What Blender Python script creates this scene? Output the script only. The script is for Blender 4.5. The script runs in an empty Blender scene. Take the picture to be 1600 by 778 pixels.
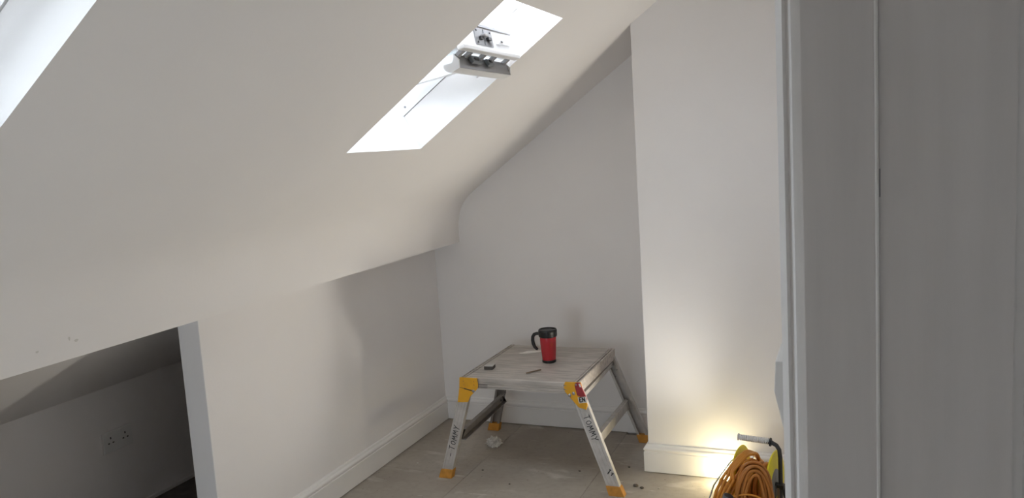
import bpy, bmesh, math, random
from mathutils import Vector, Matrix
random.seed(7)
SC = bpy.context.scene
COL = SC.collection

# ------------------------------------------------------------------ camera, sky, exposure
cam_d = bpy.data.cameras.new('camera'); cam = bpy.data.objects.new('camera', cam_d); COL.objects.link(cam)
yaw, pitch, roll = 0.397002254, -0.125407035, -0.0627087696
fwd = Vector((-math.sin(yaw)*math.cos(pitch), math.cos(yaw)*math.cos(pitch), math.sin(pitch)))
rgt = Vector((math.cos(yaw), math.sin(yaw), 0)); upv = rgt.cross(fwd)
r2 = math.cos(roll)*rgt + math.sin(roll)*upv
u2 = -math.sin(roll)*rgt + math.cos(roll)*upv
m3 = Matrix((r2, u2, -fwd)).transposed()
cam.matrix_world = Matrix.Translation((0, 0, 1.55)) @ m3.to_4x4()
cam_d.sensor_fit = 'HORIZONTAL'; cam_d.sensor_width = 36.0
cam_d.lens = 1275.747/1600*36.0
cam_d.clip_start = 0.01
SC.camera = cam

W = bpy.data.worlds.new('overcast_sky'); SC.world = W; W.use_nodes = True
bg = W.node_tree.nodes['Background']
bg.inputs['Color'].default_value = (0.84, 0.905, 1.0, 1); bg.inputs['Strength'].default_value = 4.1
SC.view_settings.view_transform = 'Standard'; SC.view_settings.look = 'None'
SC.view_settings.gamma = 1.0; SC.view_settings.use_curve_mapping = False
SC.view_settings.exposure = 1.6
SC.cycles.max_bounces = 14; SC.cycles.diffuse_bounces = 10
SC.cycles.transparent_max_bounces = 12
LAMP_STRENGTH = 6.0; DOME_STRENGTH = 17.0; LAMP_POWER = 11.5

# ------------------------------------------------------------------ helpers
def L(c): return tuple(((v/255)/12.92 if v/255 <= .04045 else ((v/255+.055)/1.055)**2.4) for v in c)

def mat(name, col, rough=.5, metal=0., var=0., vscale=8., bump=0., bscale=60., stretch=(1, 1, 1), col2=None, emit=0., spec=.5, coat=0.):
    m = bpy.data.materials.new(name); m.use_nodes = True
    nt = m.node_tree; b = nt.nodes['Principled BSDF']
    b.inputs['Base Color'].default_value = (*col, 1); b.inputs['Roughness'].default_value = rough
    b.inputs['Metallic'].default_value = metal; b.inputs['Specular IOR Level'].default_value = spec
    b.inputs['Coat Weight'].default_value = coat
    if emit:
        b.inputs['Emission Color'].default_value = (*col, 1); b.inputs['Emission Strength'].default_value = emit
    if var or bump:
        tc = nt.nodes.new('ShaderNodeTexCoord'); mp = nt.nodes.new('ShaderNodeMapping')
        mp.inputs['Scale'].default_value = stretch
        nt.links.new(tc.outputs['Object'], mp.inputs['Vector'])
    if var:
        n = nt.nodes.new('ShaderNodeTexNoise'); n.inputs['Scale'].default_value = vscale; n.inputs['Detail'].default_value = 5
        nt.links.new(mp.outputs['Vector'], n.inputs['Vector'])
        rp = nt.nodes.new('ShaderNodeValToRGB')
        rp.color_ramp.elements[0].position = .33; rp.color_ramp.elements[1].position = .67
        a = col2 or tuple(c*(1-var) for c in col)
        rp.color_ramp.elements[0].color = (*a, 1); rp.color_ramp.elements[1].color = (*col, 1)
        nt.links.new(n.outputs['Fac'], rp.inputs['Fac']); nt.links.new(rp.outputs['Color'], b.inputs['Base Color'])
    if bump:
        n2 = nt.nodes.new('ShaderNodeTexNoise'); n2.inputs['Scale'].default_value = bscale; n2.inputs['Detail'].default_value = 3
        nt.links.new(mp.outputs['Vector'], n2.inputs['Vector'])
        bp = nt.nodes.new('ShaderNodeBump'); bp.inputs['Strength'].default_value = bump; bp.inputs['Distance'].default_value = .003
        nt.links.new(n2.outputs['Fac'], bp.inputs['Height']); nt.links.new(bp.outputs['Normal'], b.inputs['Normal'])
    return m

M = {}
M['paint'] = mat('white_emulsion', (.875, .855, .845), .75, var=.03, vscale=2.2, bump=.10, bscale=90)
M['ceil'] = mat('white_ceiling_emulsion', (.875, .855, .84), .75, var=.03, vscale=1.6, bump=.08, bscale=70)
M['gloss'] = mat('white_satin_wood_paint', (.85, .835, .82), .38, var=.03, vscale=5, bump=.05, bscale=40)
M['lining'] = mat('primed_lining', (.80, .775, .76), .55, var=.06, vscale=9, stretch=(5, 5, .35), bump=.06, bscale=40)
M['caulk'] = mat('white_caulk', (.86, .85, .83), .5)
M['socket'] = mat('white_plastic', (.78, .78, .77), .35)
M['slot'] = mat('dark_slot', (.03, .03, .03), .6)
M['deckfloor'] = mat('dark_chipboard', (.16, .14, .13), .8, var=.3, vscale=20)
M['alu'] = mat('brushed_aluminium', (.60, .55, .505), .5, .30, var=.34, vscale=10, stretch=(.8, 6, 6), bump=.05, bscale=40)
M['alu_leg'] = mat('worn_aluminium', (.60, .57, .54), .45, .40, var=.22, vscale=22, bump=.04, bscale=60)
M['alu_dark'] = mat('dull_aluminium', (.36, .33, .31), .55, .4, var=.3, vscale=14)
M['yellow'] = mat('yellow_plastic', (.80, .40, .015), .45, var=.12, vscale=25)
M['foot'] = mat('amber_plastic_foot', (.62, .28, .04), .55, var=.25, vscale=40)
M['redlatch'] = mat('dull_red_plastic', (.36, .028, .035), .45, var=.2, vscale=30)
M['sticker'] = mat('white_sticker', (.78, .77, .73), .5)
M['ink'] = mat('black_ink', (.012, .012, .014), .5)
M['red'] = mat('glossy_red', (.42, .010, .02), .22, coat=.5)
M['black'] = mat('black_plastic', (.012, .012, .013), .38)
M['steel'] = mat('rivet_steel', (.35, .34, .33), .4, .9)
M['stick'] = mat('brown_wood_stick', (.20, .14, .09), .7)
M['block_d'] = mat('dark_grit', (.10, .085, .075), .85, bump=.3, bscale=900)
M['block_t'] = mat('pale_foam', (.55, .52, .49), .8)
M['paper'] = mat('pale_paper', (.82, .79, .74), .8)
M['foil'] = mat('crumpled_foil', (.80, .78, .75), .45, .35, var=.5, vscale=55, col2=(.50, .48, .46))
M['orange'] = mat('orange_cable_pvc', (.66, .27, .035), .42, var=.12, vscale=20)
M['orange2'] = mat('brown_orange_cable_pvc', (.50, .19, .035), .42, var=.15, vscale=20)
M['reel_y'] = mat('bright_yellow_plastic', (.92, .80, .03), .4)
M['tube'] = mat('dark_painted_tube', (.035, .037, .040), .35, var=.3, vscale=40)
M['grip'] = mat('pale_grey_rubber', (.74, .74, .73), .45)
M['greyp'] = mat('grey_plastic', (.16, .175, .19), .4)
M['wire'] = mat('grey_wire', (.34, .36, .38), .45)
M['label_grey'] = mat('grey_label', (.30, .30, .29), .5)
M['lens'] = mat('led_lens', (1.0, .84, .48), .5, emit=LAMP_STRENGTH)
M['glow_dome'] = mat('added_dome_glow', (1.0, .86, .52), .5, emit=DOME_STRENGTH)  # glow of the dome added beside the work light
M['win'] = mat('white_window_lacquer', (.82, .82, .82), .35)
M['lock'] = mat('grey_zinc', (.33, .33, .34), .4, .5)
M['scuff'] = mat('grey_scuff', (.66, .64, .61), .8)
M['grit'] = mat('plaster_crumb', (.10, .085, .07), .9)
M['chip'] = mat('pale_plaster_crumb', (.60, .57, .52), .9)

def glass_mat():
    m = bpy.data.materials.new('window_glass'); m.use_nodes = True; nt = m.node_tree
    for n in list(nt.nodes): nt.nodes.remove(n)
    o = nt.nodes.new('ShaderNodeOutputMaterial'); mx = nt.nodes.new('ShaderNodeMixShader')
    t = nt.nodes.new('ShaderNodeBsdfTransparent'); t.inputs[0].default_value = (.94, .96, .96, 1)
    g = nt.nodes.new('ShaderNodeBsdfGlossy'); g.inputs['Roughness'].default_value = .02
    f = nt.nodes.new('ShaderNodeFresnel'); f.inputs['IOR'].default_value = 1.45
    nt.links.new(f.outputs[0], mx.inputs[0]); nt.links.new(t.outputs[0], mx.inputs[1]); nt.links.new(g.outputs[0], mx.inputs[2])
    nt.links.new(mx.outputs[0], o.inputs['Surface']); return m
M['glass'] = glass_mat()

def floor_mat():
    m = bpy.data.materials.new('dusty_chipboard'); m.use_nodes = True; nt = m.node_tree; b = nt.nodes['Principled BSDF']
    g = nt.nodes.new('ShaderNodeNewGeometry')
    def noise(scale, stretch, detail=5, dist=0.):
        mp = nt.nodes.new('ShaderNodeMapping'); mp.inputs['Scale'].default_value = stretch
        nt.links.new(g.outputs['Position'], mp.inputs['Vector'])
        n = nt.nodes.new('ShaderNodeTexNoise'); n.inputs['Scale'].default_value = scale; n.inputs['Detail'].default_value = detail
        n.inputs['Distortion'].default_value = dist
        nt.links.new(mp.outputs['Vector'], n.inputs['Vector']); return n.outputs['Fac']
    def ramp(fac, p0, p1, c0, c1):
        r = nt.nodes.new('ShaderNodeValToRGB'); e = r.color_ramp.elements
        e[0].position = p0; e[1].position = p1; e[0].color = (*c0, 1); e[1].color = (*c1, 1)
        nt.links.new(fac, r.inputs['Fac']); return r.outputs['Color']
    def mix(f, a, bb):
        x = nt.nodes.new('ShaderNodeMixRGB'); nt.links.new(f, x.inputs[0]); nt.links.new(a, x.inputs[1]); x.inputs[2].default_value = (*bb, 1); return x.outputs[0]
    base = ramp(noise(2.3, (1, 1, 1)), .3, .7, (.335, .295, .25), (.45, .41, .355))
    fine = mix(ramp(noise(34, (1, 1, 1), 4), .45, .75, (0, 0, 0), (.28, .28, .28)), base, (.25, .22, .185))
    sm = mix(ramp(noise(3.2, (1.1, 2.6, 1), 7, .8), .60, .70, (0, 0, 0), (.55, .55, .55)), fine, (.62, .59, .54))
    st = mix(ramp(noise(11, (.6, 3.2, 1), 3, .4), .69, .74, (0, 0, 0), (.5, .5, .5)), sm, (.70, .67, .62))
    sp = mix(ramp(noise(75, (1, 1, 1), 1), .74, .77, (0, 0, 0), (.8, .8, .8)), st, (.12, .10, .085))
    nt.links.new(sp, b.inputs['Base Color']); b.inputs['Roughness'].default_value = .72
    bp = nt.nodes.new('ShaderNodeBump'); bp.inputs['Strength'].default_value = .25; bp.inputs['Distance'].default_value = .002
    nt.links.new(noise(90, (1, 1, 1), 4), bp.inputs['Height']); nt.links.new(bp.outputs['Normal'], b.inputs['Normal'])
    return m
M['floor'] = floor_mat()

class MB:
    """collects shapes into ONE mesh"""
    def __init__(s): s.bm = bmesh.new()
    def face(s, pts):
        return s.bm.faces.new([s.bm.verts.new(Vector(p)) for p in pts])
    def box(s, x0, x1, y0, y1, z0, z1, T=None):
        c = [(x0, y0, z0), (x1, y0, z0), (x1, y1, z0), (x0, y1, z0), (x0, y0, z1), (x1, y0, z1), (x1, y1, z1), (x0, y1, z1)]
        v = [s.bm.verts.new(T(*p) if T else Vector(p)) for p in c]
        for f in ((3, 2, 1, 0), (4, 5, 6, 7), (0, 1, 5, 4), (1, 2, 6, 5), (2, 3, 7, 6), (3, 0, 4, 7)): s.bm.faces.new([v[i] for i in f])
        return s
    def prism(s, poly, f0, f1):
        """poly: list of 2-d points; f0/f1 map a 2-d point to the two end positions"""
        a = [s.bm.verts.new(Vector(f0(*p))) for p in poly]; b = [s.bm.verts.new(Vector(f1(*p))) for p in poly]
        n = len(poly)
        for i in range(n): s.bm.faces.new((a[i], a[(i+1) % n], b[(i+1) % n], b[i]))
        s.bm.faces.new(list(reversed(a))); s.bm.faces.new(b); return s
    def tube(s, pts, r, n=10, closed=False, flat=1.0):
        pts = [Vector(p) for p in pts]; N = len(pts); rings = []
        rr = r if isinstance(r, (list, tuple)) else [r]*N
        ref = Vector((0, 0, 1)); prev = None
        for i, p in enumerate(pts):
            t = (pts[(i+1) % N]-pts[i-1]) if closed or 0 < i < N-1 else (pts[1]-pts[0] if i == 0 else pts[-1]-pts[-2])
            t.normalize()
            if prev is None:
                a = ref if abs(t.dot(ref)) < .9 else Vector((1, 0, 0))
                u = (a - t*a.dot(t)).normalized()
            else: u = (prev - t*prev.dot(t)).normalized()
            prev = u; w = t.cross(u)
            rings.append([s.bm.verts.new(p + rr[i]*(math.cos(2*math.pi*k/n)*u + flat*math.sin(2*math.pi*k/n)*w)) for k in range(n)])
        for i in range(N if closed else N-1):
            a, b = rings[i], rings[(i+1) % N]
            off = 0
            if closed and i == N-1:      # best match of the seam
                off = min(range(n), key=lambda o: sum((a[k].co-b[(k+o) % n].co).length for k in range(n)))
            for k in range(n): s.bm.faces.new((a[k], a[(k+1) % n], b[(k+1+off) % n], b[(k+off) % n]))
        if not closed:
            s.bm.faces.new(list(reversed(rings[0]))); s.bm.faces.new(rings[-1])
        return s
    def lathe(s, prof, c, n=40, axis='z', T=None):
        rings = []
        for (r, h) in prof:
            ring = []
            for k in range(n):
                a = 2*math.pi*k/n
                p = (r*math.cos(a), r*math.sin(a), h)
                if axis == 'x': p = (h, r*math.cos(a), r*math.sin(a))
                p = Vector(p)+Vector(c)
                ring.append(s.bm.verts.new(T(*p) if T else p))
            rings.append(ring)
        for a, b in zip(rings, rings[1:]):
            for k in range(n): s.bm.faces.new((a[k], a[(k+1) % n], b[(k+1) % n], b[k]))
        s.bm.faces.new(list(reversed(rings[0]))); s.bm.faces.new(rings[-1])
        return s
    def build(s, name, m, parent=None, smooth=False, bevel=0., seg=2, loc=None):
        bmesh.ops.recalc_face_normals(s.bm, faces=s.bm.faces)
        me = bpy.data.meshes.new(name); s.bm.to_mesh(me); s.bm.free()
        if smooth:
            for p in me.polygons: p.use_smooth = True
        me.materials.append(M[m] if isinstance(m, str) else m)
        o = bpy.data.objects.new(name, me); COL.objects.link(o)
        if parent is not None:
            o.parent = parent; o.matrix_parent_inverse = parent_world(parent).inverted()
        if bevel:
            b = o.modifiers.new('bevel', 'BEVEL'); b.width = bevel; b.segments = seg; b.limit_method = 'ANGLE'; b.angle_limit = math.radians(35)
        if smooth:
            try: me.set_sharp_from_angle(angle=math.radians(40))
            except Exception: pass
        return o

def parent_world(o):
    m = o.matrix_basis.copy()
    if o.parent is not None: m = parent_world(o.parent) @ o.matrix_parent_inverse @ m
    return m

def thing(name, loc, label, cat, group=None):
    o = bpy.data.objects.new(name, None); COL.objects.link(o); o.location = loc; o.empty_display_size = .05
    o['label'] = label; o['category'] = cat
    if group: o['group'] = group
    return o

def tag(o, label, cat, group=None):
    o['label'] = label; o['category'] = cat
    if group: o['group'] = group
    return o

def struct(o, label):
    o['kind'] = 'structure'; o['label'] = label; return o

# ------------------------------------------------------------------ room shell
XB, XK, XR, YB, YC = -2.03, -2.19, -.04, 4.088, 3.604     # purlin face, knee wall, right wall, back wall, breast face
TH = math.radians(35); RP = Vector((-.881, 0, 2.047)); RS = Vector((math.cos(TH), 0, math.sin(TH))); RN = Vector((-math.sin(TH), 0, math.cos(TH)))
def rp(s, y, n): return RP + s*RS + Vector((0, y, 0)) + n*RN
def roof_z(x): return RP.z + math.tan(TH)*(x-RP.x)

# floor and its boards
fl = MB().box(-2.9, XR, -1.3, 4.2, -.14, -.024).build('floor', 'deckfloor')
struct(fl, 'dusty pale chipboard floor with white plaster smears')
bx = [-2.23, -1.71, -1.11, -.51, XR]
for i in range(4):
    ys = [-1.2, .95+.35*i, 3.35+.35*i, 4.088] if i % 2 == 0 else [-1.2, .25, 2.65, 4.088]
    for a, b in zip(ys, ys[1:]):
        if b-a < .05: continue
        MB().box(bx[i]+.0008, bx[i+1]-.0008, a+.0008, b-.0008, -.022, 0).build('floor_board', 'floor', fl)
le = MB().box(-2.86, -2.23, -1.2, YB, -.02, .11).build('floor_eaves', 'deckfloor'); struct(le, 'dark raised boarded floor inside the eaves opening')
lf = MB().box(XR, 1.4, -1.3, 1.7, -.14, 0).build('floor_landing', 'floor'); struct(lf, 'dusty landing floor beyond the doorway')

# walls
struct(MB().box(-3.0, XR+.168, YB, YB+.14, -.1, 2.6).build('wall_back', 'paint'), 'white plastered back gable wall behind the work platform')
struct(MB().box(-.885, XR, YC, YB, 0, 2.352).build('wall_chimney_breast', 'paint', bevel=.004), 'white chimney breast projecting from the back wall')
w = MB(); w.box(XK-.10, XK, 2.24, YB, 0, 1.034); w.box(XK-.10, XK, -1.2, 1.43, 0, 1.034)
struct(w.build('wall_left', 'paint', bevel=.003), 'low white knee wall beside the dark eaves opening')
struct(MB().box(-2.96, -2.86, -1.3, YB, -.1, .80).build('wall_eaves', 'paint'), 'low outer wall inside the dark eaves cupboard')
w = MB(); w.box(XR, .128, .80, YB, 0, 2.36); w.box(XR, .128, -1.2, -.10, 0, 2.36); w.box(XR, .128, -.10, .80, 2.03, 2.36)
struct(w.build('wall_right', 'paint'), 'right hand wall holding the doorway')
GX0, GX1, GZ0, GZ1 = -1.88, -.97, .15, 1.00
w = MB(); w.box(-2.96, GX0, -1.3, -1.2, 0, 2.6); w.box(GX1, 1.4, -1.3, -1.2, 0, 2.6); w.box(GX0, GX1, -1.3, -1.2, 0, GZ0); w.box(GX0, GX1, -1.3, -1.2, GZ1, 2.6)
struct(w.build('wall_front', 'paint'), 'gable wall behind the camera')
w = MB(); w.box(1.3, 1.4, -1.2, 1.6, 0, 2.4); w.box(.128, 1.4, 1.6, 1.7, 0, 2.4)
struct(w.build('wall_landing', 'paint'), 'landing walls outside the room')

# sloped ceiling: a slab with two flared skylight shafts
def ceiling_slab():
    bm = bmesh.new()
    S = [-2.47, -.848, -.090, .575]; Y = [-1.28, .535, 1.06, 2.362, 2.885, 4.13]; T = .143
    S2 = [-2.47, -.823, -.150, .575]
    lo = {(i, j): bm.verts.new(rp(S[i], Y[j], 0)) for i in range(4) for j in range(6)}
    hi = {(i, j): bm.verts.new(rp(S2[i], Y[j], T)) for i in range(4) for j in range(6)}
    for i in range(3):
        for j in range(5):
            if i == 1 and j in (1, 3):
                q = [(i, j), (i+1, j), (i+1, j+1), (i, j+1)]
                for k in range(4): bm.faces.new((lo[q[k]], lo[q[(k+1) % 4]], hi[q[(k+1) % 4]], hi[q[k]]))
            else:
                bm.faces.new((lo[i, j], lo[i, j+1], lo[i+1, j+1], lo[i+1, j])); bm.faces.new((hi[i, j], hi[i+1, j], hi[i+1, j+1], hi[i, j+1]))
    for i in range(3):
        for j in (0, 5): bm.faces.new((lo[i, j], lo[i+1, j], hi[i+1, j], hi[i, j]))
    for j in range(5):
        for i in (0, 3): bm.faces.new((lo[i, j], lo[i, j+1], hi[i, j+1], hi[i, j]))
    k = MB(); k.bm.free(); k.bm = bm
    return k.build('ceiling', 'ceil')
struct(ceiling_slab(), 'white sloping ceiling with two skylight shafts')
w = MB(); w.box(-.46, 1.4, -1.3, -.80, 2.35, 2.45); w.box(-.46, .45, -.80, -.40, 2.35, 2.45); w.box(1.0, 1.4, -.80, -.40, 2.35, 2.45); w.box(-.46, 1.4, -.40, 4.2, 2.35, 2.45)
struct(w.build('ceiling_flat', 'ceil'), 'flat white ceiling strip along the ridge and landing')

# boxed purlin, its top softly running into the slope
def bez(a, b, c, n): return [((1-t)**2*a[0]+2*t*(1-t)*b[0]+t*t*c[0], (1-t)**2*a[1]+2*t*(1-t)*b[1]+t*t*c[1]) for t in [k/n for k in range(n+1)]]
zt = roof_z(XB); d = .13
poly = [(-2.328, 1.034), (XB, 1.034)] + bez((XB, zt-d), (XB, zt), (XB+d*math.cos(TH), zt+d*math.sin(TH)), 10)
pu = MB().prism(poly, lambda x, z: (x, -1.2, z), lambda x, z: (x, YB, z)).build('trim_1', 'ceil', smooth=True)
struct(pu, 'white boxed purlin running along the foot of the sloping ceiling')

for (y, z, a, b) in ((1.613, 1.081, .007, .004), (1.491, 1.079, .005, .003), (1.592, 1.091, .003, .006)):
    MB().prism([(a*math.cos(t)*(1+.25*math.sin(3*t)), b*math.sin(t)) for t in [2*math.pi*k/9 for k in range(9)]], lambda p, q: (XB-.0002, y+p, z+q), lambda p, q: (XB+.0003, y+p, z+q)).build('scuff', M['scuff'], pu)

# skirting boards with an ogee top
SKP = [(0, .004), (.018, .004), (.018, .098), (.0145, .1005), (.0145, .1045), (.0185, .1085), (.0190, .114), (.0165, .119), (.0105, .124), (.0085, .130), (.0065, .1335), (0, .1345)]
def skirting(name, f0, f1, label):
    o = MB().prism(SKP, f0, f1).build(name, 'gloss'); return struct(o, label)
skirting('baseboard_left', lambda a, z: (XK+a, 2.24, z), lambda a, z: (XK+a, YB-a, z), 'white moulded skirting along the knee wall')
skirting('baseboard_back', lambda a, z: (XK+a, YB-a, z), lambda a, z: (-.885-a, YB-a, z), 'white moulded skirting along the back wall')
skirting('baseboard_breast_side', lambda a, z: (-.885-a, YB-a, z), lambda a, z: (-.885-a, YC-a, z), 'white moulded skirting on the side of the chimney breast')
skirting('baseboard_breast', lambda a, z: (-.885-a, YC-a, z), lambda a, z: (XR-a, YC-a, z), 'white moulded skirting along the chimney breast')
skirting('baseboard_right', lambda a, z: (XR-a, YC-a, z), lambda a, z: (XR-a, .87, z), 'white moulded skirting along the right wall')
struct(MB().box(-2.86, -2.848, 1.0, YB, .11, .125).build('baseboard_eaves', 'gloss'), 'thin bead at the foot of the eaves wall')

# doorway: lining, stop edge, architraves
d1 = bpy.data.objects.new('door_1', None); COL.objects.link(d1); d1.location = (.04, .80, 0); struct(d1, 'open doorway with white lining in the right foreground')
def round_edge(x0, x1, y0, y1, r, n=5):
    """plan outline of a post whose camera side corner at x1 is rounded"""
    return [(x0, y1), (x0, y0)] + [(x1-r+r*math.sin(t), y0+r-r*math.cos(t)) for t in [math.pi/2*k/n for k in range(n+1)]] + [(x1, y1)]
MB().prism(round_edge(XR, .0215, .788, .801, .0035), lambda x, y: (x, y, 0), lambda x, y: (x, y, 2.03)).build('lining_board', 'lining', d1, smooth=True)
MB().box(.0235, .128, .792, .801, 0, 2.03).build('lining_board', 'lining', d1)
MB().tube([(.0215, .7885, z) for z in (0, .5, 1, 1.5, 2.03)], .0017, 8).build('caulk_bead', 'caulk', d1, smooth=True)
MB().box(.0234, .0244, .7912, .7925, 1.485, 1.510).build('caulk_gap', 'lock', d1)
MB().box(XR, .128, -.101, -.09, 0, 2.03).build('lining_board', 'lining', d1)
MB().box(XR, .128, -.09, .79, 2.018, 2.031).build('lining_head', 'lining', d1)
ARP = [(0, .795), (0, .865), (.010, .865), (.016, .856), (.019, .845), (.0195, .828), (.0225, .822), (.0225, .8075), (.019, .8035), (.0165, .8010), (.0135, .8035), (.0115, .8020), (.0085, .7965), (.004, .795)]
MB().prism(ARP, lambda a, y: (XR-a, y, 0), lambda a, y: (XR-a, y, 2.09)).build('architrave', 'gloss', d1, smooth=True)
MB().prism(ARP, lambda a, y: (XR-a, .70-y, 0), lambda a, y: (XR-a, .70-y, 2.09)).build('architrave', 'gloss', d1, smooth=True)
MB().prism(ARP, lambda a, y: (.128+a, y, 0), lambda a, y: (.128+a, y, 2.09)).build('architrave', 'gloss', d1, smooth=True)

# ------------------------------------------------------------------ skylights
def skylight(name, y0, y1, label, opened):
    root = bpy.data.objects.new(name, None); COL.objects.link(root); root.location = rp(-.5, (y0+y1)/2, .15); struct(root, label)
    T = lambda s, y, n: rp(s, y, n)
    def bx(nm, m, s0, s1, ya, yb, n0, n1, par=root, bev=0.): return MB().box(s0, s1, ya, yb, n0, n1, T).build(nm, m, par, bevel=bev)
    bx('frame_jamb', 'win', -.86, -.11, y1-.004, y1+.06, .146, .25)
    bx('frame_jamb', 'win', -.86, -.11, y0-.06, y0+.004, .146, .25)
    bx('frame_sill', 'win', -.90, -.826, y0-.06, y1+.06, .146, .25)
    bx('frame_head', 'win', -.147, -.08, y0-.06, y1+.06, .146, .25)
    for s in (-.795, -.165):
        MB().lathe([(.0012, 0), (.0045, .001), (.0045, .004), (.0012, .004)], (0, 0, 0), 12,
                   T=lambda a, b, c, s=s: rp(s+a, y1-.004-c+.001, .168+b)).build('screw', 'lock', root)
    phi = math.radians(25.6) if opened else 0.
    if opened: top = (-.293, .047)
    else: top = (-.158, .195)
    e1 = (math.cos(phi), -math.sin(phi)); e2 = (math.sin(phi), math.cos(phi))
    ln = .55 if opened else .66
    def TS(a, y, b):      # a: distance back from the top edge, b: outward
        return rp(top[0]-a*e1[0]+b*e2[0], y, top[1]-a*e1[1]+b*e2[1])
    def sb(nm, m, a0, a1, ya, yb, b0, b1, par, bev=0.): return MB().box(a0, a1, ya, yb, b0, b1, TS).build(nm, m, par, bevel=bev)
    ya, yb = y0+.030, y1-.024
    sash = MB()
    sash.box(0, .045, ya, yb, -.042, .042, TS); sash.box(ln-.045, ln, ya, yb, -.042, .042, TS)
    sash.box(.045, ln-.045, ya, ya+.035, -.042, .042, TS); sash.box(.045, ln-.045, yb-.035, yb, -.042, .042, TS)
    sash = sash.build('sash', 'win', root)
    sb('pane', 'glass', .045, ln-.045, ya+.035, yb-.035, .012, .018, sash)
    if not opened: return
    # lock and lip on the top edge of the opened sash
    sb('head_strip', 'lock', -.006, 0, ya, yb-.002, .036, .046, sash)
    sb('lock_plate', 'lock', -.004, .001, 2.530, 2.672, -.026, .030, sash, .0015)
    sb('lock_plate', 'greyp', -.0055, 0, 2.598, 2.604, -.024, .029, sash)
    for y, b in ((2.545, .022), (2.655, .022), (2.545, -.018), (2.655, -.018)): sb('screw', 'black', -.006, -.003, y-.003, y+.003, b-.003, b+.003, sash)
    sb('latch', 'black', -.012, -.003, 2.556, 2.582, -.008, .001, sash)
    sb('latch', 'steel', -.022, -.003, 2.575, 2.604, .000, .010, sash, .002)
    sb('latch', 'black', -.014, -.003, 2.615, 2.645, -.008, .004, sash, .002)
    MB().lathe([(.002, 0), (.012, 0), (.012, .006), (.004, .009)], (0, 0, 0), 16, T=lambda a, b, c: TS(-.003-c, 2.640+a, -.014+b)).build('barrel', 'lock', sash)
    sb('bolt_box', 'win', -.012, 0, 2.706, 2.745, -.012, .004, sash, .002); sb('bolt_box', 'black', -.014, -.010, 2.725, 2.740, -.006, -.001, sash)
    sb('bolt_box', 'win', -.007, 0, 2.748, 2.826, -.009, .003, sash)
    sb('inner_lip', 'win', -.020, .006, ya-.004, yb+.002, -.056, -.042, sash, .002)
    # handle bar (air flap) hung under the top edge
    cap = [(-.351, .011), (-.361, -.004), (-.375, -.008), (-.394, .003), (-.401, .004), (-.408, -.004), (-.404, -.021), (-.390, -.032), (-.362, -.038), (-.346, -.016)]
    bar = MB()
    bar.prism(cap, lambda s, n: rp(s, 2.414, n), lambda s, n: rp(s, 2.420, n)); bar.prism(cap, lambda s, n: rp(s, 2.846, n), lambda s, n: rp(s, 2.852, n))
    sh = [(-.408, -.004), (-.404, -.021), (-.390, -.032), (-.362, -.038), (-.362, -.035), (-.388, -.029), (-.401, -.019), (-.405, -.004)]
    bar.prism(sh, lambda s, n: rp(s, 2.420, n), lambda s, n: rp(s, 2.846, n))
    bar = bar.build('handle_bar', 'win', root)
    MB().prism([(-.349, .008), (-.360, -.037), (-.363, -.036), (-.352, .009)], lambda s, n: rp(s, 2.420, n), lambda s, n: rp(s, 2.846, n)).build('flap_plate', 'lock', bar)
    for (y, w_, h_) in ((2.545, .075, .030), (2.660, .045, .026)):
        MB().box(-.350, -.338, y-w_/2, y+w_/2, -.024, -.024+h_, T).build('latch', 'greyp', bar, bevel=.003)
        MB().box(-.339, -.334, y-w_/4, y+w_/6, -.016, -.006, T).build('latch', 'black', bar, bevel=.002)
    for y in (2.44, 2.50, 2.61, 2.70, 2.82): MB().box(-.352, -.325, y-.010, y+.010, .000, .012, T).build('bracket', 'lock', bar)
    MB().box(-.404, -.366, 2.625, 2.637, -.030, -.006, T).build('rib', 'win', bar)
skylight('window_1', 2.362, 2.885, 'tilted open roof window with lock plate and curved handle bar', True)
skylight('window_2', .535, 1.06, 'roof window in the skylight shaft at the top left corner', False)

gw = bpy.data.objects.new('added_fill_window', None); COL.objects.link(gw); gw.location = (-1.41, -1.25, GZ0); struct(gw, 'added unseen gable window behind the camera, lets in fill light')  # added opening out of view, its sky light fills the room
gm = (GX0+GX1)/2
w = MB(); w.box(GX0, GX0+.05, -1.29, -1.23, GZ0, GZ1); w.box(GX1-.05, GX1, -1.29, -1.23, GZ0, GZ1); w.box(GX0+.05, GX1-.05, -1.29, -1.23, GZ0, GZ0+.05); w.box(GX0+.05, GX1-.05, -1.29, -1.23, GZ1-.05, GZ1); w.box(gm-.03, gm+.03, -1.29, -1.23, GZ0+.05, GZ1-.05)
w.build('frame', 'win', gw)
for a, b in ((GX0+.05, gm-.03), (gm+.03, GX1-.05)): MB().box(a, b, -1.262, -1.256, GZ0+.05, GZ1-.05).build('pane', 'glass', gw)
# added unseen door leaf, keeps the gable window's light off the door lining
dl = bpy.data.objects.new('added_door_leaf', None); COL.objects.link(dl); dl.location = (-.07, -.13, 0); struct(dl, 'added white door leaf behind the camera, shields the door lining from light')
MB().box(-.93, -.068, -.150, -.108, .006, 2.0).build('leaf', 'gloss', dl, bevel=.002)
for z0_, z1_ in ((.15, .85), (1.0, 1.85)): MB().box(-.83, -.17, -.108, -.102, z0_, z1_).build('panel', 'gloss', dl, bevel=.003)
MB().tube([(-.87, -.105, 1.0), (-.87, -.06, 1.0), (-.76, -.055, 1.0)], .009, 10).build('handle', 'steel', dl, smooth=True)

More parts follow.
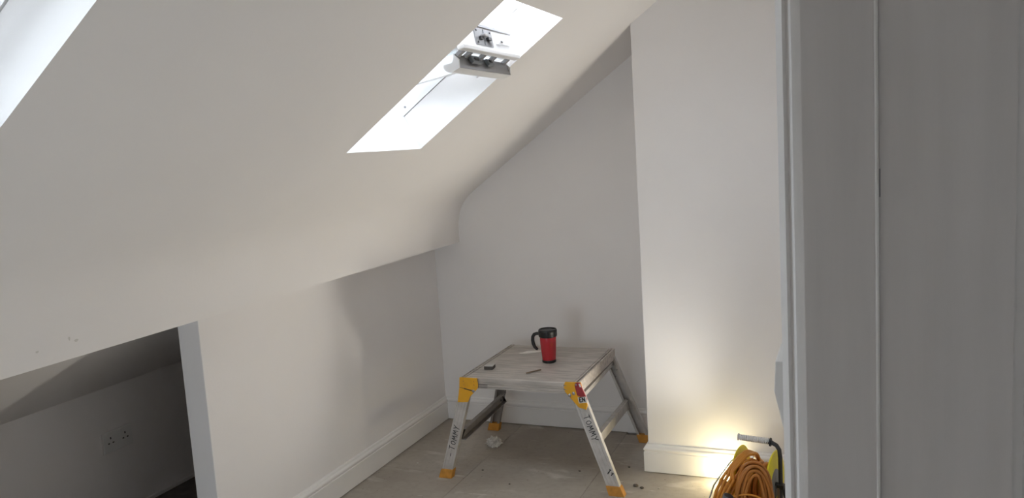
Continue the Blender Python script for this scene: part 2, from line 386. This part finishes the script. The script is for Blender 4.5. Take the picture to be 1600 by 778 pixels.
# added roof light shaft, unseen, brightens the landing and the door lining
lw = bpy.data.objects.new('added_landing_light', None); COL.objects.link(lw); lw.location = (.75, -.60, 2.5); struct(lw, 'added small unseen roof light over the landing')
w = MB(); w.box(.42, .45, -.83, -.37, 2.45, 2.6); w.box(1.0, 1.03, -.83, -.37, 2.45, 2.6); w.box(.45, 1.0, -.83, -.80, 2.45, 2.6); w.box(.45, 1.0, -.40, -.37, 2.45, 2.6)
w.build('frame', 'win', lw)
MB().box(.45, 1.0, -.80, -.40, 2.55, 2.556).build('pane', 'glass', lw)

# portals: guide the sky light through the three openings
def portal(loc, nrm, sx, sy):
    l = bpy.data.lights.new('sky_portal', 'AREA'); l.shape = 'RECTANGLE'; l.size = sx; l.size_y = sy; l.cycles.is_portal = True
    o = bpy.data.objects.new('sky_portal', l); COL.objects.link(o)
    z = -Vector(nrm).normalized(); y = Vector((0, 1, 0)) if abs(nrm[1]) < .9 else Vector((0, 0, 1)); x = y.cross(z).normalized()
    o.matrix_world = Matrix.Translation(loc) @ Matrix((x, y, z)).transposed().to_4x4()
portal(rp(-.485, 2.62, .40), -RN, 1.0, .7)
portal(rp(-.485, .80, .30), -RN, .8, .62)
portal(((GX0+GX1)/2, -1.32, (GZ0+GZ1)/2), (0, 1, 0), .95, .9)
portal((.725, -.60, 2.62), (0, 0, -1), .6, .44)

# double socket in the eaves
so = thing('wall_socket', (-2.86, 2.40, .45), 'white double socket plate on the dim wall inside the eaves opening', 'socket')
MB().box(-2.86, -2.848, 2.325, 2.472, .392, .480).build('face_plate', 'socket', so, bevel=.003)
for yc in (2.362, 2.435):
    for dy, z0, z1, hw in ((0, .447, .456, .0025), (-.011, .428, .433, .004), (.011, .428, .433, .004)):
        MB().box(-2.8485, -2.8470, yc+dy-hw, yc+dy+hw, z0, z1).build('pin_slot', 'slot', so)
    MB().box(-2.848, -2.845, yc-.020, yc-.012, .458, .472).build('rocker', 'socket', so)

# tilted white switch box beyond the door frame
sw = thing('switch_box', (-.06, .93, 1.25), 'small white angular box jutting out past the pale door frame, above the cable reel', 'box')
MB().prism([(-.0775, 1.300), (-.0795, 1.266), (-.0735, 1.238), (-.0660, 1.205), (-.0560, 1.205), (-.0640, 1.250), (-.0655, 1.270), (-.0690, 1.300)],
           lambda x, z: (x, .905, z), lambda x, z: (x, .985, z)).build('cover', 'socket', sw, bevel=.0012)
MB().box(-.062, XR, .915, .975, 1.195, 1.275).build('back_box', 'socket', sw)

# ------------------------------------------------------------------ hop-up work platform
DT = .490
wp = thing('work_platform', (-1.41, 3.64, 0), 'folding aluminium hop-up work platform with yellow corner brackets and handwritten legs', 'platform')
px0, px1, py0, py1 = -1.700, -1.122, 3.335, 3.950
np_ = 5; pw = (py1-py0)/np_
for i in range(np_):                                      # five ribbed deck planks
    a, b = py0+i*pw+.0012, py0+(i+1)*pw-.0012
    prof = [(a, DT-.020), (a, DT-.0015), (a+.0015, DT)]
    k = 4
    for j in range(1, k):
        y = a+(b-a)*j/k
        prof += [(y-.0022, DT), (y-.0012, DT-.0018), (y+.0012, DT-.0018), (y+.0022, DT)]
    prof += [(b-.0015, DT), (b, DT-.0015), (b, DT-.020)]
    MB().prism(prof, lambda y, z: (px0+.0275, y, z), lambda y, z: (px1-.0275, y, z)).build('deck_plank', 'alu', wp)
def edge_beam(y, sgn):                                    # ribbed edge under the first and the last plank
    pr = [(0, DT-.021), (-.004, DT-.021), (-.004, DT-.027), (-.001, DT-.0285), (-.001, DT-.031), (-.004, DT-.0325), (-.004, DT-.040), (-.001, DT-.0415), (-.001, DT-.0435), (-.005, DT-.045), (-.005, DT-.050), (.020, DT-.050), (.020, DT-.021)]
    MB().prism(pr, lambda a, z: (px0+.003, y+sgn*a, z), lambda a, z: (px1-.003, y+sgn*a, z)).build('edge_beam', 'alu', wp)
edge_beam(py0+.004, 1); edge_beam(py1-.004, -1)
for sx, x in ((-1, px0), (1, px1)):                        # side rails with a groove on top
    pr = [(0, DT-.052), (0, DT-.002), (-.002, DT+.001), (-.0075, DT+.001), (-.0080, DT-.005), (-.0135, DT-.005), (-.0140, DT+.001), (-.0235, DT+.001), (-.0235, DT-.004), (-.006, DT-.006), (-.006, DT-.046), (-.020, DT-.048), (-.020, DT-.052)]
    MB().prism(pr, lambda a, z: (x+sx*a, py0-.001, z), lambda a, z: (x+sx*a, py1+.001, z)).build('side_rail', 'alu', wp)
MB().box(px0+.09, px0+.135, py0-.0015, py0+.002, DT-.036, DT-.030).build('slot', 'alu_dark', wp)
MB().box(px0+.09, px0+.135, py0-.0015, py0+.002, DT-.046, DT-.041).build('slot', 'alu_dark', wp)

LETTERS = {'T': [[(0, 1), (.62, 1.02)], [(.33, 1.0), (.30, 0)]],
           'O': [[(.36, .86), (.14, .72), (.06, .42), (.16, .10), (.36, .02), (.56, .18), (.62, .48), (.54, .76), (.36, .86)]],
           'M': [[(.02, 0), (.14, .9)], [(.14, .9), (.36, .34)], [(.36, .34), (.60, .92)], [(.60, .92), (.72, .02)]],
           'Y': [[(.02, .98), (.30, .50)], [(.62, 1.02), (.30, .50), (.18, -.08)]],
           '-': [[(.1, .42), (.55, .46)]], 'E': [[(.5, 1), (0, 1)], [(0, 1), (0, 0)], [(0, 0), (.5, 0)], [(0, .5), (.42, .5)]], 'N': [[(0, 0), (0, 1)], [(0, 1), (.55, 0)], [(.55, 0), (.55, 1)]]}
def strokes(text, org, along, upd, nrm, size, lw, par, name, m='ink', gap=.22, wob=.0):
    """each letter is a mesh of its own, drawn as thin raised ribbons on the face whose normal is nrm"""
    org, along, upd, nrm = map(Vector, (org, along, upd, nrm)); x = 0
    for ch in text:
        if ch == ' ': x += .5; continue
        b = MB(); dy = random.uniform(-wob, wob); wmax = 0
        for st in LETTERS[ch]:
            P = [org + size*((x+p[0])*along + (p[1]+dy)*upd) for p in st]; wmax = max(wmax, max(p[0] for p in st))
            rows = []
            for k, p in enumerate(P):                      # one continuous ribbon per stroke
                t = ((P[min(k+1, len(P)-1)]-P[max(k-1, 0)])).normalized(); s_ = t.cross(nrm)*lw/2
                p2 = p + (t*lw*.3 if k == len(P)-1 else (-t*lw*.3 if k == 0 else Vector((0, 0, 0))))
                rows.append([b.bm.verts.new(c) for c in (p2-s_, p2+s_, p2+s_+nrm*.0004, p2-s_+nrm*.0004)])
            for r0, r1 in zip(rows, rows[1:]):
                for k in range(4): b.bm.faces.new((r0[k], r0[(k+1) % 4], r1[(k+1) % 4], r1[k]))
            b.bm.faces.new(rows[0]); b.bm.faces.new(rows[-1])
        b.build(name, m, par); x += wmax+gap

def leg(top, bot, hw, back, m='alu_leg'):
    """splayed channel leg from top to bot; outer (ribbed) face towards -y, or +y when back"""
    top, bot = Vector(top), Vector(bot); t = (bot-top).normalized(); sg = -1 if back else 1
    w_ = Vector((1, 0, 0)); w_ = (w_-t*w_.dot(t)).normalized(); n_ = t.cross(w_); n_ = n_ if n_.y*sg < 0 else -n_
    pr = [(-hw, 0), (-hw*.72, 0), (-hw*.66, -.0016), (-hw*.56, -.0016), (-hw*.5, 0), (-hw*.1, 0), (-hw*.05, -.0012), (hw*.05, -.0012), (hw*.1, 0), (hw*.5, 0), (hw*.56, -.0016), (hw*.66, -.0016), (hw*.72, 0), (hw, 0),
          (hw, -.026), (hw-.012, -.026), (hw-.012, -.0235), (hw-.003, -.0235), (hw-.003, -.003), (-hw+.003, -.003), (-hw+.003, -.0235), (-hw+.012, -.0235), (-hw+.012, -.026), (-hw, -.026)]
    o = MB().prism(pr, lambda a, c: top+a*w_+c*n_, lambda a, c: bot+a*w_+c*n_).build('leg', m, wp)
    # rubber foot, its underside level on the floor
    f = MB(); z1 = .043
    def at(z): k = (z-top.z)/(bot.z-top.z); return top+(bot-top)*k
    q = []
    for z, gx in ((0, .007), (z1-.006, .005), (z1, .003)):
        c = at(z); ya = c.y-sg*(.004+gx*.3); yb = c.y+sg*.031
        q.append([f.bm.verts.new(v) for v in ((c.x-hw-gx, ya, z), (c.x+hw+gx, ya, z), (c.x+hw+gx, yb, z), (c.x-hw-gx, yb, z))])
    for a, b in zip(q, q[1:]):
        for k in range(4): f.bm.faces.new((a[k], a[(k+1) % 4], b[(k+1) % 4], b[k]))
    f.bm.faces.new(q[0]); f.bm.faces.new(q[-1])
    f.build('foot', 'foot', o, bevel=.002)
    return o, t, w_, n_
fL, tL, wL, nL = leg((-1.677, 3.336, .445), (-1.798, 3.297, .008), .0265, False)
fR, tR, wR, nR = leg((-1.135, 3.336, .455), (-.962, 3.300, .008), .0285, False)
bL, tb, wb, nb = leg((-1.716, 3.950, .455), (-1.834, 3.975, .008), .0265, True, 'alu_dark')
bR, tb2, wb2, nb2 = leg((-1.150, 3.950, .455), (-.984, 3.975, .008), .0265, True)
# handwriting: reads upwards on the left leg, downwards on the right one
o_ = Vector((-1.677, 3.336, .445)); k = (.105-.445)/tL.z
strokes('- TOMMY', o_+tL*k+wL*.012+nL*.0003, -tL, -wL, nL, .0275, .0032, fL, 'handwritten_letter', gap=.26, wob=.05)
o_ = Vector((-1.135, 3.336, .455)); k = (.347-.455)/tR.z
strokes('TOMMY', o_+tR*k-wR*.010+nR*.0003, tR, wR, nR, .0275, .0030, fR, 'handwritten_letter', gap=.24, wob=.05)
for (dz, dw, s_) in ((.105, .008, .010), (.098, -.002, .008), (.088, .010, .012)):
    k = (dz-.455)/tR.z
    strokes('Y', o_+tR*k+wR*dw+nR*.0003, (tR+wR).normalized(), (wR-tR).normalized(), nR, s_, .004, fR, 'scuff_mark')
# cross rungs of the two folding leg frames
def rung(xa, za, ya, xb, zb, yb, h, dp, m):
    MB().prism([(0, -h/2), (dp, -h/2), (dp, -h/2+.003), (.003, -h/2+.003), (.003, h/2-.003), (dp, h/2-.003), (dp, h/2), (0, h/2)],
               lambda a, z: (xa-a, ya, za+z), lambda a, z: (xb-a, yb, zb+z)).build('rung', m, wp, bevel=.0008)
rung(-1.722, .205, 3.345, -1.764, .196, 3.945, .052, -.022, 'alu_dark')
rung(-1.044, .225, 3.345, -1.060, .203, 3.945, .046, .024, 'alu_leg')
rung(-1.112, .420, 3.350, -1.130, .415, 3.945, .022, .022, 'alu_leg')
rung(-1.690, .420, 3.350, -1.714, .415, 3.945, .022, -.022, 'alu_leg')
for x, z in ((-1.126, .385), (-1.116, .352), (-1.108, .387)):
    MB().lathe([(.001, 0), (.004, 0), (.004, .002), (.001, .003)], (0, 0, 0), 10, T=lambda a, b, c: Vector((x+a, 3.924-c, z+b))).build('rivet', 'steel', wp)
MB().lathe([(.001, 0), (.006, 0), (.006, .004), (.001, .006)], (0, 0, 0), 12, T=lambda a, b, c: Vector((-1.738+c, 3.86+a, .205+b))).build('bolt', 'black', wp)

def bracket(poly, y0, y1, nm='hinge_bracket', m='yellow', bev=.0025):
    return MB().prism(poly, lambda x, z: (x, y0, z), lambda x, z: (x, y1, z)).build(nm, m, wp, bevel=bev)
bl = bracket([(-1.703, .491), (-1.612, .491), (-1.609, .462), (-1.613, .440), (-1.655, .398), (-1.667, .372), (-1.722, .368), (-1.708, .44)], 3.3255, 3.331)
br = bracket([(-1.186, .484), (-1.180, .497), (-1.106, .499), (-1.100, .46), (-1.080, .398), (-1.087, .374), (-1.122, .383), (-1.166, .432), (-1.183, .452), (-1.1865, .470)], 3.3245, 3.331)
MB().prism([(-1.682, .4405), (-1.642, .4325), (-1.642, .4275), (-1.682, .4355)], lambda x, z: (x, 3.3252, z), lambda x, z: (x, 3.327, z)).build('slot', 'slot', bl)
MB().prism([(-1.706, .4435), (-1.682, .4395), (-1.682, .4375), (-1.706, .4415)], lambda x, z: (x, 3.3252, z), lambda x, z: (x, 3.327, z)).build('slot', 'slot', bl)
def rivet(x, z, y, r, par, m='steel'):
    MB().lathe([(r*.9, 0), (r, .001), (r*.7, .003), (r*.2, .0035)], (0, 0, 0), 14, T=lambda a, b, c: Vector((x+a, y-c, z+b))).build('rivet', m, par)
rivet(-1.634, .428, 3.3255, .0075, bl)
for x, z in ((-1.683, .474), (-1.629, .474), (-1.681, .456), (-1.629, .458)): rivet(x, z, 3.3255, .003, bl, 'foot')
for x, z, r_ in ((-1.161, .437, .0075), (-1.142, .447, .0075)): rivet(x, z, 3.3245, r_, br)
for z in (.484, .466): MB().prism([(-1.188, z), (-1.172, z-.003), (-1.188, z-.007)], lambda x, z: (x, 3.3242, z), lambda x, z: (x, 3.3265, z)).build('notch', 'alu_dark', br)
rl = bracket([(-1.134, .486), (-1.131, .495), (-1.122, .499), (-1.109, .499), (-1.078, .424), (-1.083, .420), (-1.114, .437), (-1.124, .440)], 3.3165, 3.3245, 'latch', 'redlatch')
rivet(-1.1255, .489, 3.3165, .0045, rl); 
MB().box(-.0035, .0035, 0, .0015, -.008, .006, T=lambda a, b, c: Vector((-1.1085+a+c*-.35, 3.3158+b, .488+c))).build('wear_mark', 'sticker', rl)
ca, sa = math.cos(.16), math.sin(.16)
st = MB().box(-.0205, .0185, 0, .0008, -.0145, .0125, T=lambda a, b, c: Vector((-1.0985+a*ca-c*sa, 3.3155+b, .4235+a*sa+c*ca))).build('sticker', 'sticker', rl)
strokes('EN', (-1.1115, 3.3152, .4125), (ca, 0, sa), (-sa, 0, ca), (0, -1, 0), .0185, .0045, rl, 'sticker_letter', gap=.25)

# ------------------------------------------------------------------ things on the platform
cx_, cy_ = -1.372, 3.655; z0 = DT+.0005
mg = thing('travel_mug', (cx_, cy_, z0), 'red travel mug with black lid and handle standing on the platform', 'mug')
MB().lathe([(.002, .012), (.0335, .012), (.0355, .035), (.0375, .060), (.0395, .095), (.0405, .128), (.0400, .1305), (.002, .1305)], (cx_, cy_, z0), 48).build('body', 'red', mg, smooth=True)
MB().lathe([(.002, 0), (.0325, 0), (.0340, .002), (.0342, .013), (.0335, .0145), (.002, .0145)], (cx_, cy_, z0), 48).build('base_band', 'black', mg, smooth=True)
MB().lathe([(.002, .128), (.0435, .128), (.0450, .131), (.0455, .138), (.0450, .150), (.0458, .153), (.0452, .160), (.0425, .1645), (.0385, .1650), (.0370, .1610), (.002, .1600)], (cx_, cy_, z0), 48).build('lid', 'black', mg, smooth=True)
hp = [(-.036, .143), (-.052, .1435), (-.066, .139), (-.0735, .127), (-.0755, .110), (-.073, .092), (-.066, .075), (-.057, .066), (-.0515, .0635)]
MB().tube([(cx_+a, cy_-.006+a*.10, z0+h) for a, h in hp], [.008, .008, .0085, .0085, .0085, .0085, .008, .0075, .006], 12, flat=1.15).build('handle', 'black', mg, smooth=True)

sb_ = thing('sanding_block', (-1.625, 3.485, DT), 'small dark edged grey block lying at the left rail of the platform', 'block')
T_ = lambda a, b, c: Vector((-1.618+a*.99-b*.10, 3.487+a*.10+b*.99, DT+.0012+c))
MB().box(-.022, .022, -.020, .026, 0, .0165, T_).build('core', 'block_d', sb_, bevel=.001)
MB().box(-.0222, .0222, -.0202, .0262, .0165, .0195, T_).build('top_pad', 'block_t', sb_)
MB().tube([(-1.408, 3.437, DT+.0045), (-1.395, 3.452, DT+.005), (-1.380, 3.478, DT+.0045), (-1.360, 3.503, DT+.004)], .0032, 8).build('wooden_stick', 'stick', smooth=True)
tag(bpy.data.objects['wooden_stick'], 'short brown wooden stick lying on the platform in front of the mug', 'stick')
sc_ = MB(); N = 11; vs = []
for i in range(N):
    a = 2*math.pi*i/N; r = .9+.35*random.random()
    vs.append((-1.530+.052*r*math.cos(a)*.9+.012*math.sin(a), 3.812+.030*r*math.sin(a)+.02*math.cos(a)))
sc_.prism(vs, lambda x, y: (x, y, DT+.0004), lambda x, y: (x, y, DT+.0020))
tag(sc_.build('paper_scrap', 'paper'), 'pale scrap lying flat on the platform behind the mug', 'scrap')

# ------------------------------------------------------------------ crumpled foil on the floor
bm = bmesh.new(); bmesh.ops.create_icosphere(bm, subdivisions=4, radius=1)
from mathutils import noise as mn
for v in bm.verts:
    p = v.co.copy(); cell = mn.voronoi(p*2.6)[0]; k = .72 + .75*(cell[1]-cell[0]) + .22*mn.noise(p*1.7+Vector((3, 1, 7))) + random.uniform(-.05, .05)
    v.co = Vector((p.x*.041*k, p.y*.040*k, max(p.z*.030*k, -.018)+.018))
kk = MB(); kk.bm.free(); kk.bm = bm
fo = kk.build('foil_ball', 'foil'); fo.location = (-1.738, 3.735, .0008); tag(fo, 'crumpled silvery ball on the floor under the platform', 'litter')
# plaster crumbs
CR = [(-1.66, 3.42, .005, 'grit', 'small dark crumb on the floor right of the front left foot'),
      (-1.47, 3.30, .0045, 'grit', 'dark crumb in front of the platform, midway between its front feet'),
      (-1.20, 3.52, .006, 'grit', 'dark crumb under the platform near its front right leg'),
      (-.985, 3.62, .006, 'grit', 'dark crumb on the floor between the right hand feet of the platform'),
      (-.905, 3.42, .012, 'grit', 'largest dark crumb, in front of the chimney breast corner'),
      (-.872, 3.405, .009, 'grit', 'second dark crumb just right of the largest one by the chimney breast'),
      (-2.02, 3.42, .006, 'chip', 'pale crumb close to the left skirting board'),
      (-1.95, 3.80, .005, 'chip', 'pale crumb at the back left of the platform'),
      (-.80, 3.42, .005, 'chip', 'pale crumb on the lit floor before the chimney breast')]
for i, (x, y, r, m, lb) in enumerate(CR):
    b = bmesh.new(); bmesh.ops.create_icosphere(b, subdivisions=2, radius=r)
    for v in b.verts: v.co = Vector((v.co.x*random.uniform(.8, 1.3), v.co.y*random.uniform(.7, 1.1), max(v.co.z*.5, -r*.4)+r*.4))
    kk = MB(); kk.bm.free(); kk.bm = b
    o = kk.build('plaster_crumb', m); o.location = (x, y, .0005); tag(o, lb, 'crumb', 'plaster crumbs on the floor')

# ------------------------------------------------------------------ cable reel
RC = Vector((-.352, 3.215, .170)); ra = math.radians(-11)
def RT(x, y, z): return Vector((RC.x+x*math.cos(ra)-y*math.sin(ra), RC.y+x*math.sin(ra)+y*math.cos(ra), RC.z+z))
cr = thing('cable_reel', (RC.x, RC.y, 0), 'yellow cable reel with dark tube stand and pale ribbed grip by the chimney breast', 'cable reel')
for x, lb in ((.066, 'right'), (-.070, 'left')):
    fg = MB().lathe([(.052, -.003), (.128, -.003), (.131, 0), (.128, .003), (.052, .003)], (x, 0, 0), 48, 'x', RT).build('flange', 'reel_y', cr, smooth=True)
    MB().lathe([(.030, -.004), (.058, -.004), (.060, 0), (.058, .0045), (.030, .0045)], (x, 0, 0), 32, 'x', RT).build('hub_label', 'label_grey', fg, smooth=True)
MB().lathe([(.05, -.067), (.05, .063)], (0, 0, 0), 32, 'x', RT).build('drum', 'reel_y', cr, smooth=True)
for k in range(6): MB().tube([RT(-.058+.0225*k+.002*math.sin(3*t), (.060+.009)*math.cos(t), (.060+.009)*math.sin(t)) for t in [2*math.pi*j/36 for j in range(36)]], .010, 8, True).build('wound_cable', 'orange2', cr, smooth=True)
# stand: one bent tube up to the grip, a foot loop, and a second leg
MB().tube([RT(-.070, 0, .170), RT(.030, 0, .170), RT(.058, 0, .167), RT(.077, 0, .158), RT(.087, 0, .142), RT(.090, 0, .11), RT(.090, 0, .02), RT(.090, -.004, -.08), RT(.092, -.03, -.145), RT(.094, -.07, -.160), RT(.094, -.10, -.161)], .0085, 12).build('stand_tube', 'tube', cr, smooth=True)
MB().tube([RT(.092, .0, .005), RT(.102, .005, -.03), RT(.108, .03, -.08), RT(.112, .07, -.150), RT(.110, .10, -.161), RT(.02, .12, -.161), RT(-.09, .11, -.161), RT(-.095, 0, -.161), RT(-.09, -.10, -.161), RT(.02, -.11, -.161), RT(.094, -.10, -.161)], .0085, 10).build('stand_tube', 'tube', cr, smooth=True)
MB().tube([RT(-.095, 0, -.161), RT(-.094, 0, -.05), RT(-.085, 0, 0), RT(.05, 0, 0), RT(.100, 0, 0)], .008, 10).build('axle', 'tube', cr, smooth=True)
MB().lathe([(.004, 0), (.017, 0), (.017, .004), (.004, .004)], (.052, 0, .168), 20, 'x', RT).build('grip_collar', 'black', cr)
gp = []
for k in range(34):
    x = -.072+.118*k/33
    gp += [(.0085 if k % 2 else .0125, x), (.0085 if k % 2 else .0125, x+.0026)]
gp = [(.003, -.0745), (.0145, -.0745), (.0145, -.0720)] + gp + [(.003, .0500)]
MB().lathe(gp, (0, 0, .170), 24, 'x', RT).build('grip', 'grip', cr)
MB().box(.076, .104, -.014, .014, -.016, .002, RT).build('clamp', 'black', cr, bevel=.003)
for y in (-.012, .010): MB().box(.080, .088, y-.004, y+.004, -.165, -.01, RT).build('stay', 'stick', cr)

# hanks of orange cable hung over and leaning on the front of the reel
def hank(name, label, c, hw, hh, n, r, lean, spread, m, seed, twist=0., squash=1.):
    rnd = random.Random(seed); c = Vector(c)
    h = thing(name, (c.x, c.y, 0), label, 'cable coil')
    for k in range(n):
        u = (k/(max(n-1, 1)))*2-1
        v_ = ((k*7) % n)/(n-1); a = hw*(.66+.54*v_+rnd.uniform(-.03, .03)); b = hh*(.91+.09*v_+rnd.uniform(-.02, 0)); ph = rnd.uniform(0, 6.28); pts = []
        for j in range(44):
            t = 2*math.pi*j/44
            sgn = math.copysign(abs(math.cos(t))**.85, math.cos(t))
            x = a*sgn + .004*math.sin(3*t+ph); z = b*math.sin(t)
            y = u*spread*(.75+.25*abs(math.sin(t+ph))) + .004*math.sin(2*t+ph)
            z_w = c.z - hh + b + z
            pts.append((c.x + x*math.cos(twist) - y*math.sin(twist), c.y + x*math.sin(twist) + y*math.cos(twist) + lean*(z+b), max(z_w, r+.001)))
        MB().tube(pts, r, 8, True).build('loop', m, h, smooth=True)
    return h
hb = hank('cable_hank', 'tight upright hank of brown orange cable in front of the reel', (-.345, 3.005, .164), .056, .156, 16, .0056, .06, .036, 'orange2', 3, twist=.25)
def loose_turn(k, grp):
    rnd = random.Random(40+k*7+grp*31)
    o = .0115*k; g = grp
    P_ = [(-.372+.004*k, 3.225, .282-.022*g), (-.392, 3.165, .306-.034*g), (-.420+.008*g, 3.110, .290-.036*g), (-.456+.018*g, 3.065, .250-.030*g), (-.486+.026*g, 3.045, .190-.020*g), (-.503+.034*g, 3.035, .120-.006*g), (-.500+.036*g, 3.030, .060),
          (-.475+.03*g, 3.035, .022), (-.42, 3.06, .014), (-.37, 3.13, .014), (-.345, 3.22, .014), (-.345, 3.31, .030), (-.350, 3.352, .10), (-.355, 3.352, .19), (-.358, 3.315, .220), (-.366, 3.275, .245-.02*g)]
    n = len(P_); out = []
    for i in range(n):           # closed Catmull-Rom through the points
        p = [Vector(P_[(i+q) % n]) for q in (-1, 0, 1, 2)]
        for t in (0, .33, .66):
            out.append(.5*((2*p[1])+(-p[0]+p[2])*t+(2*p[0]-5*p[1]+4*p[2]-p[3])*t*t+(-p[0]+3*p[1]-3*p[2]+p[3])*t**3))
    res = []
    for i, v in enumerate(out):  # turns lie side by side
        f = (1 if v.y < 3.2 else .45)*(.45 if v.z > .265 else 1)
        v = v+Vector((o*f*.95+rnd.uniform(-.001, .001), -.0035*k*f, -o*f*.6*(1 if v.z > .05 else 0)))
        v.z = max(v.z, .0075); res.append(v)
    return MB().tube(res, .0062, 8, True).build('loose_turn', 'orange', cr, smooth=True)
for k in range(4): loose_turn(k, 0)
for k in range(4): loose_turn(k, 1.35)
# a loose binding turn round the narrow hank and the grey connector
MB().tube([(-.415+.14*t, 2.985-.012*math.sin(3.1*t), .197+.028*math.sin(3.1*t)-.02*t) for t in [k/14 for k in range(15)]], .0035, 8).build('tie_cord', 'orange', hb, smooth=True)
cn = MB().tube([(-.462, 2.985, .120), (-.447, 2.985, .160), (-.434, 2.985, .198)], .0195, 20)
cn = cn.build('connector', 'greyp', hb, smooth=True); cn['label'] = 'grey connector end of the orange cable'
MB().tube([(-.4341, 2.985, .1978), (-.4335, 2.985, .1995)], .0165, 20).build('socket_mouth', 'slot', cn)
MB().tube([(-.415, 3.25, .26), (-.455, 3.235, .235), (-.492, 3.21, .186), (-.523, 3.20, .139), (-.541, 3.19, .083), (-.548, 3.17, .03), (-.545, 3.12, .0055), (-.50, 3.0, .0055), (-.42, 2.9, .0055)], .0034, 10).build('supply_lead', 'wire', cr, smooth=True)

# ------------------------------------------------------------------ work light behind the reel
wl = thing('work_light', (-.42, 3.46, 0), 'bright work light on the floor hidden behind the cable reel', 'lamp')
wn = Vector((-.42, -.42, .80)).normalized(); wx = Vector((0, 0, 1)).cross(wn).normalized(); wy = wn.cross(wx)
def WT(x, y, z): return Vector((-.455, 3.470, .068)) + x*wx + y*wy + z*wn     # z: lens direction
MB().box(-.075, .075, -.055, .055, -.022, .012, WT).build('housing', 'black', wl, bevel=.004)
MB().box(-.066, .066, -.046, .046, .0125, .0145, WT).build('lens', 'lens', wl)
# glowing dome added to the work light for a low hot spot on the skirting
dp = [(.001, -.030)] + [(.030*math.cos(t), .030*math.sin(t)) for t in [-1.2+2.7*k/12 for k in range(13)]] + [(.001, .030)]
MB().lathe(dp, (0, 0, 0), 24, T=lambda a, b, c: Vector((-.522+a, 3.520+b, .062+c))).build('added_glow_dome', 'glow_dome', wl, smooth=True)
MB().tube([(-.520, 3.518, .036), (-.505, 3.505, .030), (-.480, 3.490, .040)], .010, 10).build('dome_arm', 'black', wl, smooth=True)
MB().tube([(-.522, 3.520, .001), (-.522, 3.520, .034)], [.022, .014], 16).build('dome_base', 'black', wl)
for k in range(7): MB().box(-.066+.022*k-.002, -.066+.022*k+.002, -.045, .045, -.036, -.022, WT).build('fin', 'black', wl)
for sx in (-1, 1):
    a, b = WT(sx*.079, 0, -.005), WT(sx*.079, 0, -.005); b.z = .006
    MB().tube([a, (a.x+.004*sx, a.y-.01, a.z*.5), (b.x+.004, b.y-.03, .006), (b.x, b.y+.04, .006)], .005, 8).build('bracket', 'black', wl)
sl_ = bpy.data.lights.new('work_light_beam', 'SPOT'); sl_.energy = LAMP_POWER; sl_.color = (1.0, .95, .86)
sl_.spot_size = math.radians(115); sl_.spot_blend = .85; sl_.shadow_soft_size = .07
so_ = bpy.data.objects.new('work_light_beam', sl_); COL.objects.link(so_); so_.parent = wl; so_.matrix_parent_inverse = parent_world(wl).inverted()
so_.matrix_basis = Matrix.Translation(WT(0, 0, .05)) @ (-Vector((-.50, -.46, .74))).to_track_quat('Z', 'Y').to_matrix().to_4x4()
